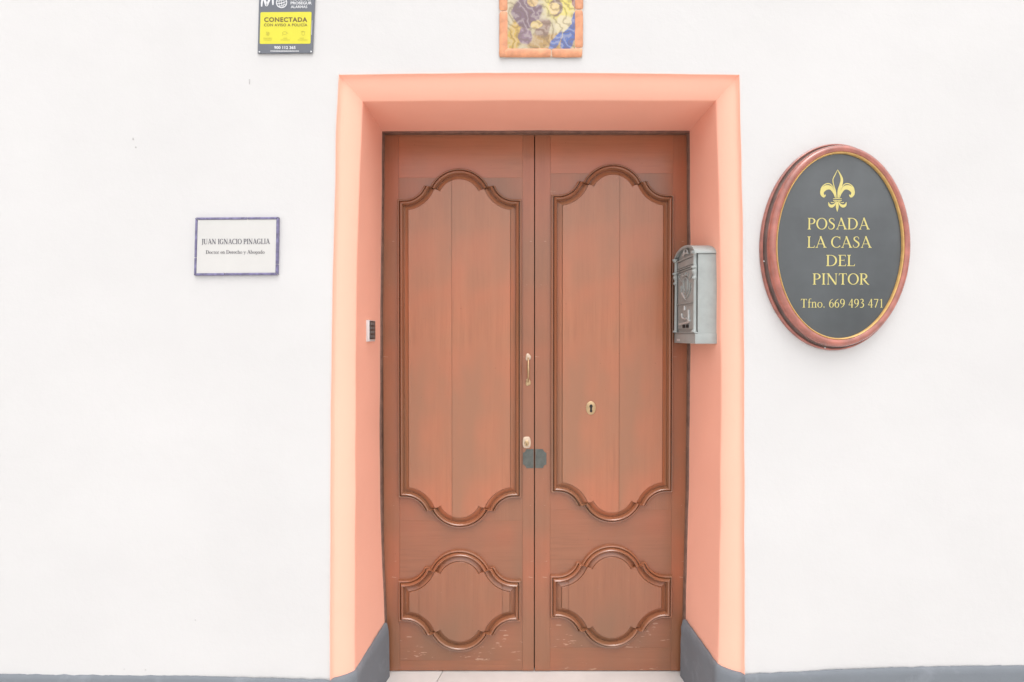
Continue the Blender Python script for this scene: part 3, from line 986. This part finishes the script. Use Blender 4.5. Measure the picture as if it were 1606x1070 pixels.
# ------------------------------------------------------------------ alarm company sign
asg = thing('alarm_sign', tuple(unproj(447, 84, -0.002)), 'grey and yellow alarm warning sign with white lettering', 'sign')
YS = -0.006
def quad_at(pts, y0, y1):
    A = [unproj(x, y, y0) for x, y in pts]; B = [unproj(x, y, y0) for x, y in pts]
    for p in B: p.y = y1
    return loft([A, B], True, True, True)
mk('sign_plate', quad_at([(408, -40), (496.2, -40.5), (490.4, 83.6), (404.6, 84.6)], YS + 0.003, YS), M['alarmgrey'], asg)
def rquad(pts, r=0.06):
    o = []
    for i in range(4):
        p, a, b = Vector(pts[i]), Vector(pts[i - 1]), Vector(pts[(i + 1) % 4])
        da, db = (a - p).normalized() * 2.2, (b - p).normalized() * 2.2
        for k in range(5):
            t = k / 4
            o.append(tuple(p + da * (1 - t) ** 2 + db * t ** 2))
    return o
mk('yellow_field', (lambda pts: ([unproj(x, y, YS - 0.0004) for x, y in pts], [tuple(range(len(pts)))]))(rquad([(408.6, 19.3), (488.7, 18.7), (486.9, 68.7), (407.2, 69.1)])), M['yellow'], asg)
mk('yellow_field_edge', (lambda pts: ([unproj(x, y, YS - 0.0004) for x, y in pts], [(0, 1, 2, 3)]))([(489.2, 32), (489.7, 32), (488.9, 55), (488.3, 55)]), M['whiteprint'], asg)
Y1 = YS - 0.0008
def st(txt, b, mat, wt=0.0, sp=1.0):
    mk('lettering', sans_text(txt, pbox(*b, Y1), Y1, wt, sp), mat, asg)
st('CONECTADA', (414.2, 482, 34.6, 27.2), M['brownink'], 0.035, 1.12)
st('CON AVISO A POLICÍA', (414, 482, 41.5, 36.0), M['brownink'], 0.02, 1.12)
st('900 112 365', (430, 463.5, 77.2, 72.3), M['whiteprint'], 0.03)
st('PROSEGUR', (455.8, 489, 7.2, 2.6), M['whiteprint'], 0.03)
st('ALARMAS', (456, 482, 13.0, 8.7), M['whiteprint'], 0.025)
st('MOVISTAR', (455.8, 487.5, 1.0, -3.6), M['whiteprint'], 0.03)
def pix_ribs(ribs, mat, name):
    """ribbons given in photo pixels on the sign face"""
    V, Fc = [], []
    for i, (L, Rr) in enumerate(ribs):
        n0 = len(V)
        for a, b in zip(L, Rr):
            for p in (a, b):
                q = unproj(p[0], p[1], Y1 - 0.00003 * (i % 6)); V.append(q)
        for k in range(len(L) - 1):
            Fc.append((n0 + 2 * k, n0 + 2 * k + 1, n0 + 2 * k + 3, n0 + 2 * k + 2))
    mk(name, (V, Fc), mat, asg, fix=False)
def circ(cx, cy, rx, ry, w_, a0=0, a1=360, n=28):
    return rb([(cx + rx * math.cos(R(a0 + (a1 - a0) * k / n)), cy + ry * math.sin(R(a0 + (a1 - a0) * k / n)), w_) for k in range(n + 1)], 1)
pix_ribs([rb([(410.3, 10.5, 2.2), (411.0, 2.0, 3.2), (413.4, -3.5, 3.4), (416.0, 3.0, 3.8), (418.2, 8.6, 3.6), (421.0, 3.0, 3.4), (424.3, -5.0, 3.4), (427.0, -3.0, 3.0), (428.0, 3.0, 2.8), (428.0, 8.0, 2.2)])], M['whiteprint'], 'logo_letter')
gx, gy, gr = 441.6, 4.2, 8.0
gl = [circ(gx, gy, gr, gr, 1.5), circ(gx, gy, gr * 0.5, gr, 0.8)]
for d in (-3.6, 0.4, 4.4):
    hw = math.sqrt(max(0, gr * gr - d * d))
    gl.append(rb([(gx - hw, gy + d + 1.6, .9), (gx, gy + d + 0.4, 1.5 if d == 0.4 else 1.0), (gx + hw, gy + d - 2.4, .9)], 6))
gl.append(rb([(gx - 1.5, gy - gr, .8), (gx + 1.0, gy + gr, .8)]))
pix_ribs(gl, M['whiteprint'], 'globe_logo')
for pic in ([rb([(418, 50, .8), (421, 56, .8)]), rb([(422, 50.5, .8), (418.5, 55.5, .8)]), circ(420, 53, 2.2, 2.6, .5)],
            [circ(446.5, 52, 3.6, 2.2, .6), rb([(449, 51.5, .6), (452, 52.5, .6)]), rb([(444, 54, .6), (442.5, 56, .6)])],
            [circ(475.5, 52.6, 2.2, 3.0, .6), rb([(472, 50.5, .6), (475, 48.9, .6), (478.8, 50.5, .6)])]):
    pix_ribs(pic, M['faintink'], 'pictogram')
def small_print(x0, x1, y, mat, w_, gap=0.35):
    x, ribs_ = x0, []
    while x < x1:
        l = random.uniform(0.5, 1.6)
        ribs_.append(rb([(x, y + random.uniform(-0.15, 0.15), w_), (min(x + l, x1), y + random.uniform(-0.15, 0.15), w_ * random.uniform(0.7, 1.0))]))
        x += l + gap
    pix_ribs(ribs_, mat, 'small_print')
small_print(424, 469, 80.3, M['whiteprint'], 1.6, 0.2)
for x0, x1, y in ((413, 427, 60.0), (413.5, 426, 62.8), (444, 450, 60.0), (440, 454.5, 62.8), (470, 476.5, 60.0), (467, 482, 62.8)):
    small_print(x0, x1, y, M['faintink'], 1.1)
for sx, sy in ((407, 81.8), (488, 81.2), (410, -37), (493, -37)):
    q = unproj(sx, sy, YS)
    mk('fixing_screw', disc(q.x, q.z, 0.0030, 0.0030, YS, YS - 0.002, 12), M['screw'], asg, 40)

# ------------------------------------------------------------------ framed tile picture above the door (generic painted patches)
tp = thing('tile_picture', tuple(unproj(848, 92, -0.002)), 'painted tile picture with terracotta edging above the doorway', 'tile picture')
tl, trr, tb_ = unproj(783, 90, 0).x, unproj(914, 90, 0).x, unproj(848, 91.5, 0).z
il, ir, ib = unproj(797.5, 78, 0).x, unproj(899.8, 78, 0).x, unproj(848, 78.5, 0).z
hgt = 0.46
tt = tb_ + hgt
it = tt - (ib - tb_)
def picture_mat():
    m, t, b = newmat('painted_tile_glaze')
    tc = t.nodes.new("ShaderNodeTexCoord")
    vec = tc.outputs["Object"]
    wn = t.nodes.new("ShaderNodeTexNoise"); wn.inputs["Scale"].default_value = 22; wn.inputs["Detail"].default_value = 4
    t.links.new(vec, wn.inputs["Vector"])
    sub = t.nodes.new("ShaderNodeVectorMath"); sub.operation = 'SUBTRACT'; sub.inputs[1].default_value = (0.5, 0.5, 0.5)
    t.links.new(wn.outputs["Color"], sub.inputs[0])
    scl = t.nodes.new("ShaderNodeVectorMath"); scl.operation = 'SCALE'; scl.inputs["Scale"].default_value = 0.035
    t.links.new(sub.outputs[0], scl.inputs[0])
    add = t.nodes.new("ShaderNodeVectorMath"); add.operation = 'ADD'
    t.links.new(vec, add.inputs[0]); t.links.new(scl.outputs[0], add.inputs[1])
    cxp, czp = (il + ir) / 2, (ib + it) / 2
    def blob(px, py, rx, ry, rot=0.0, soft=0.25):
        q = unproj(px, py, 0)
        mp = t.nodes.new("ShaderNodeMapping"); mp.vector_type = 'TEXTURE'
        mp.inputs["Location"].default_value = (q.x - cxp, 0, q.z - czp)
        mp.inputs["Rotation"].default_value = (0, R(rot), 0)
        k = (0 - CAMY) / F
        mp.inputs["Scale"].default_value = (rx * k, 1, ry * k)
        t.links.new(add.outputs[0], mp.inputs[0])
        ml = t.nodes.new("ShaderNodeVectorMath"); ml.operation = 'MULTIPLY'; ml.inputs[1].default_value = (1, 0, 1)
        t.links.new(mp.outputs[0], ml.inputs[0])
        ln = t.nodes.new("ShaderNodeVectorMath"); ln.operation = 'LENGTH'
        t.links.new(ml.outputs[0], ln.inputs[0])
        return ramp(t, ln.outputs["Value"], [(max(0.01, 0.5 - soft / 2), (1, 1, 1)), (0.5 + soft / 2, (0, 0, 0))]) if False else ramp(t, ln.outputs["Value"], [(1 - soft, (1, 1, 1)), (1.0, (0, 0, 0))])
    c = (0.47, 0.40, 0.26)
    first = True
    cc = None
    for (args, colr) in (((878, 8, 30, 34, 0, 0.5), (0.60, 0.50, 0.12)), ((862, 70, 44, 18, 0, 0.3), (0.40, 0.26, 0.11)), ((806, 60, 14, 30, 15, 0.3), (0.50, 0.33, 0.09)),
                         ((826, 22, 25, 26, 10, 0.12), (0.19, 0.125, 0.155)), ((824, 58, 12, 14, -10, 0.2), (0.25, 0.17, 0.21)), ((836, 4, 10, 9, 0, 0.2), (0.52, 0.36, 0.17)),
                         ((851, 47, 12, 17, 25, 0.2), (0.27, 0.18, 0.14)), ((872, 14, 11, 16, 0, 0.2), (0.22, 0.15, 0.11)), ((868, 16, 8, 11, 0, 0.2), (0.60, 0.45, 0.22)),
                         ((886, 46, 16, 22, 0, 0.15), (0.58, 0.50, 0.32)), ((893, 60, 11, 26, 28, 0.2), (0.09, 0.14, 0.36)),
                         ((872, 66, 6, 18, 35, 0.2), (0.12, 0.17, 0.40)), ((899, 33, 4.5, 15, 12, 0.25), (0.12, 0.15, 0.34)), ((840, 42, 9, 7, 20, 0.2), (0.56, 0.42, 0.19)), ((900, 6, 6, 14, -15, 0.2), (0.24, 0.10, 0.10)),
                         ((848, -40, 34, 30, 0, 0.4), (0.44, 0.38, 0.28)), ((820, -60, 18, 22, 0, 0.3), (0.28, 0.32, 0.36))):
        cc = mixc(t, blob(*args), cc if cc is not None else c, colr)
    wv = t.nodes.new("ShaderNodeTexWave")
    wv.bands_direction = "DIAGONAL"; wv.inputs["Scale"].default_value = 11; wv.inputs["Distortion"].default_value = 14; wv.inputs["Detail"].default_value = 3; wv.inputs["Detail Scale"].default_value = 1.6
    t.links.new(vec, wv.inputs["Vector"])
    cc = mixc(t, ramp(t, wv.outputs["Fac"], [(0.55, (0, 0, 0)), (1.0, (0.28, 0.28, 0.28))]), cc, (0.60, 0.54, 0.46))
    cc = mixc(t, ramp(t, wv.outputs["Fac"], [(0.0, (0.5, 0.5, 0.5)), (0.30, (0, 0, 0))]), cc, (0.16, 0.11, 0.08))
    t.links.new(cc, b.inputs["Base Color"])
    b.inputs["Roughness"].default_value = 0.22
    return m
M['picture'] = picture_mat()
mk('picture_tile', box(il - 0.004, ir + 0.004, -0.010, 0.004, ib - 0.004, it + 0.004, 0.0015), M['picture'], tp, 30)
mk('grout_bed', loft([[Vector((x, y, z)) for x, z in ((tl + d, tb_ + d), (trr - d, tb_ + d), (trr - d, tt - d), (tl + d, tt - d))] for d, y in ((0.002, 0.004), (0.003, -0.009), (0.032, -0.009))]), M['grout'], tp, 30)
def half_round(p, q, inn, bulge=0.007):
    """rounded terracotta edging from p to q; inn points towards the picture, ends slightly rounded"""
    rings = []
    L = (q - p).length
    for f in (0.0, 0.004 / L, 0.012 / L, 0.25, 0.5, 0.75, 1 - 0.012 / L, 1 - 0.004 / L, 1.0):
        s = 0.80 if f in (0.0, 1.0) else (0.94 if (f == 0.004 / L or f == 1 - 0.004 / L) else 1.0)
        c = p.lerp(q, f)
        jit = 0.0012 * noise.noise(c * 30)
        ring = []
        for k in range(11):
            an = math.pi * k / 10
            ring.append(c + inn * (0.5 - 0.5 * math.cos(an) * s + jit / inn.length) + Vector((0, -0.006 - bulge * s * math.sin(an) ** 0.8, 0)))
        rings.append(ring)
    return loft(rings, False, True, True)
wdt = il - tl - 0.002
zj1, zj2 = unproj(790, 20, 0).z, unproj(907, 18, 0).z
xjm = unproj(864.5, 85, 0).x
up = Vector((0, 0, wdt)); rt = Vector((wdt, 0, 0))
g2 = 0.0025
for p, q_, inn in (
        (Vector((tl + 0.013, 0, tb_)), Vector((xjm - g2, 0, tb_)), up), (Vector((xjm + g2, 0, tb_)), Vector((trr - 0.004, 0, tb_)), up),
        (Vector((tl + 0.010, 0, tt - wdt)), Vector((xjm - g2, 0, tt - wdt)), up), (Vector((xjm + g2, 0, tt - wdt)), Vector((trr - 0.004, 0, tt - wdt)), up),
        (Vector((tl, 0, tb_ + 0.001)), Vector((tl, 0, zj1 - g2)), rt), (Vector((tl, 0, zj1 + g2)), Vector((tl, 0, tt - 0.01)), rt),
        (Vector((trr - wdt, 0, tb_ + wdt + g2)), Vector((trr - wdt, 0, zj2 - g2)), rt), (Vector((trr - wdt, 0, zj2 + g2)), Vector((trr - wdt, 0, tt - wdt - g2)), rt)):
    mk('edging_tile', half_round(p, q_, inn), M['terracotta'], tp, 50)

# ------------------------------------------------------------------ keypad on the left reveal
YK0, YK1 = 0.163, 0.254
xk = interp(BL, 1.52) - 0.012
xf = unproj(579.3, 520, YK0).x
zk0, zk1 = unproj(576, 536, YK0).z, unproj(576, 502, YK0).z
kp = thing('keypad', (xk, (YK0 + YK1) / 2, zk0), 'small white door-entry keypad with dark button face on the peach reveal', 'keypad')
mk('housing', box(xk - 0.004, xf, YK0, YK1, zk0, zk1, 0.003), M['whiteplastic'], kp, 40)
mk('button_face', box(xf - 0.001, xf + 0.0015, YK0 + 0.0035, YK1 - 0.0035, zk0 + 0.0095, zk1 - 0.003, 0.0006), M['keyface'], kp, 40)
for i in range(4):
    for j in range(3):
        yc = YK0 + 0.022 + j * 0.0235
        zc = zk0 + 0.021 + i * 0.0175
        mk('button', box(xf + 0.001, xf + 0.0038, yc - 0.0075, yc + 0.0075, zc - 0.0052, zc + 0.0052, 0.001), M['steelbtn'], kp, 40)

# ------------------------------------------------------------------ mailbox on the right reveal
D0, D1 = 2.036 + CAMY, 2.291 + CAMY                # near and far side in depth
xm = 0.728                                          # front face
xb = 0.806
H0, H1 = CAMZ - 0.032, CAMZ + 0.321                 # foot and eaves
ym = (D0 + D1) / 2
mb = thing('mailbox', (xb, ym, H0), 'grey cast-metal mailbox with arched roof and crest on the peach reveal', 'mailbox')
def roof_z(y, rise=0.052, ov=0.0):
    s = (y - ym) / ((D1 - D0) / 2 + ov)
    return H1 + rise * math.sqrt(max(0, 1 - 0.92 * s * s)) - rise * math.sqrt(0.08)
def roof_ring(x, dz, ov):
    n = 24
    a, b = D0 - ov, D1 + ov
    return [Vector((x, a + (b - a) * k / n, roof_z(a + (b - a) * k / n, 0.058, ov) + dz)) for k in range(n + 1)]
def body():
    n = 24
    rings = []
    for x in (xb, xm + 0.003):
        r = [Vector((x, D0, H0)), ]
        r += [Vector((x, D0 + (D1 - D0) * k / n, roof_z(D0 + (D1 - D0) * k / n, 0.058) - 0.003)) for k in range(n + 1)]
        r += [Vector((x, D1, H0))]
        rings.append(r)
    return loft(rings, True, True, True)
mk('body', body(), M['mail'], mb, 40)
mk('roof', loft([a + list(reversed(b)) for a, b in ((roof_ring(x, 0.005, 0.004), roof_ring(x, -0.0015, 0.004)) for x in (xb - 0.002, xm + 0.004, xm - 0.012))], True, True, True), M['mail'], mb, 45)
mk('roof_lip', loft([a + list(reversed(b)) for a, b in ((roof_ring(x, 0.0062, 0.0055), roof_ring(x, -0.004, 0.0055)) for x in (xm - 0.0085, xm - 0.0135))], True, True, True), M['mail'], mb, 45)
def FB(u0, u1, z0, z1, p, bev=0.0015):
    """raised block on the front: u = fraction of the width from the near side, p = how far it stands out"""
    ya, yb = D0 + (D1 - D0) * u0, D0 + (D1 - D0) * u1
    return box(xm - p, xm + 0.004, ya, yb, z0, z1, bev)
zr = CAMZ - 1.5                                     # photo heights were measured with the eye at 1.5
mk('letter_flap', FB(0.10, 0.90, zr + 1.784, zr + 1.812, 0.004), M['mail'], mb, 40)
mk('flap_hood', FB(0.06, 0.94, zr + 1.8135, zr + 1.8185, 0.009, 0.001), M['mail'], mb, 40)
mk('flap_sill', join(FB(0.08, 0.92, zr + 1.776, zr + 1.7805, 0.007, 0.001), FB(0.08, 0.92, zr + 1.768, zr + 1.7725, 0.005, 0.001)), M['mail'], mb, 40)
dr = mk('collection_door', FB(0.10, 0.90, zr + 1.523, zr + 1.765, 0.002), M['mail'], mb, 40)
mk('door_rail', join(FB(0.10, 0.90, zr + 1.629, zr + 1.634, 0.007, 0.001), FB(0.10, 0.90, zr + 1.619, zr + 1.623, 0.005, 0.001)), M['mail'], mb, 40)
mk('foot_plinth', box(xm - 0.009, xb - 0.001, D0 - 0.003, D1 + 0.003, H0 - 0.004, H0 + 0.036, 0.0025), M['mail'], mb, 40)
mk('plinth_cap', join(FB(0.0, 1.0, H0 + 0.037, H0 + 0.042, 0.011, 0.001)), M['mail'], mb, 40)
mk('maker_label', box(xm - 0.0098, xm - 0.0085, D1 - 0.075, D1 - 0.035, H0 + 0.004, H0 + 0.013, 0.0003), M['screw'], mb)
def pilaster(u):
    yc = D0 + (D1 - D0) * u
    prof = [(H0 + 0.042, 0.0110), (H0 + 0.048, 0.0105), (H0 + 0.052, 0.0075), (zr + 1.715, 0.0062), (zr + 1.722, 0.0105), (zr + 1.729, 0.0095), (zr + 1.733, 0.0068), (zr + 1.739, 0.0075),
            (zr + 1.750, 0.0115), (zr + 1.760, 0.0085), (zr + 1.764, 0.0125), (zr + 1.770, 0.012), (zr + 1.773, 0.0075), (zr + 1.815, 0.0070), (zr + 1.822, 0.012), (zr + 1.830, 0.013)]
    rings = [[Vector((xm - 0.001 - r * 0.75 + r * math.cos(2 * math.pi * k / 12), yc + r * math.sin(2 * math.pi * k / 12), z)) for k in range(12)] for z, r in prof]
    return loft(rings, True, True, True)
mk('pilaster', pilaster(0.045), M['mail'], mb, 35)
mk('pilaster', pilaster(0.955), M['mail'], mb, 35)
def fy(u): return D0 + (D1 - D0) * u
def front_tube(pts, r):
    q = spl([(p[0], p[1]) for p in pts], 6) if len(pts) > 2 else pts
    return tube([Vector((xm - 0.004, fy(u), z)) for u, z in q], r * 1.3, 8)
# crest: oval shield, crown, wreath sprays and ribbon
cz = zr + 1.705
shield = [(0.5 + 0.115 * math.cos(2 * math.pi * k / 20), cz + 0.033 * math.sin(2 * math.pi * k / 20)) for k in range(21)]
crest = [front_tube(shield, 0.0026)]
inner = [(0.5 + 0.07 * math.cos(2 * math.pi * k / 16), cz + 0.021 * math.sin(2 * math.pi * k / 16)) for k in range(17)]
crest.append(front_tube(inner, 0.0020))
for s in (-1, 1):
    crest.append(front_tube([(0.5 + s * 0.02, cz - 0.054), (0.5 + s * 0.13, cz - 0.042), (0.5 + s * 0.20, cz - 0.022), (0.5 + s * 0.205, cz + 0.004)], 0.0030))
    crest.append(front_tube([(0.5 + s * 0.16, cz - 0.030), (0.5 + s * 0.25, cz - 0.018)], 0.0022))
    crest.append(front_tube([(0.5 + s * 0.19, cz - 0.012), (0.5 + s * 0.26, cz + 0.004)], 0.0022))
    crest.append(front_tube([(0.5 + s * 0.10, cz + 0.036), (0.5 + s * 0.13, cz + 0.050)], 0.0022))
    crest.append(front_tube([(0.5 + s * 0.17, cz + 0.022), (0.5 + s * 0.27, cz + 0.030), (0.5 + s * 0.34, cz + 0.050), (0.5 + s * 0.26, cz + 0.055)], 0.0022))
crest.append(front_tube([(0.38, cz + 0.037), (0.5, cz + 0.041), (0.62, cz + 0.037)], 0.0028))
crest.append(front_tube([(0.5, cz + 0.040), (0.5, cz + 0.055)], 0.0026))
mk('crest_relief', join(*crest), M['mail'], mb, 50)
mk('worn_crest_edge', join(front_tube([(0.66, cz - 0.028), (0.56, cz - 0.047), (0.50, cz - 0.055)], 0.0038)), M['mail_hi'], mb, 50)
# small rosette in the arched gable
gzc = zr + 1.838
mk('gable_rosette', join(front_tube([(0.5 + 0.09 * math.cos(R(a)), gzc + 0.020 * math.sin(R(a))) for a in range(0, 181, 20)], 0.0026),
                         front_tube([(0.62, gzc - 0.004), (0.5, gzc + 0.002), (0.38, gzc - 0.004)], 0.0030)), M['mail_hi'], mb, 50)
# lock cover: hanging bow with two dark holes and a side bolt
lz = zr + 1.562
mk('lock_cover', join(front_tube([(0.68, lz + 0.028), (0.66, lz + 0.012), (0.55, lz + 0.004), (0.44, lz + 0.006)], 0.0030),
                      front_tube([(0.80, lz - 0.018), (0.66, lz - 0.016), (0.5, lz - 0.014), (0.34, lz - 0.010), (0.27, lz - 0.004)], 0.0038)), M['mail_hi'], mb, 50)
mk('lock_bolt', front_tube([(0.33, lz + 0.040), (0.33, lz - 0.008)], 0.0045), M['mail_hi'], mb, 50)
mk('lock_stud', front_tube([(0.53, lz + 0.058), (0.53, lz + 0.040)], 0.0040), M['mail_hi'], mb, 50)
for u in (0.57, 0.40):
    mk('keyhole', box(xm - 0.0075, xm - 0.001, fy(u) - 0.012, fy(u) + 0.012, lz - 0.034, lz - 0.020, 0.003), M['black'], mb, 40)
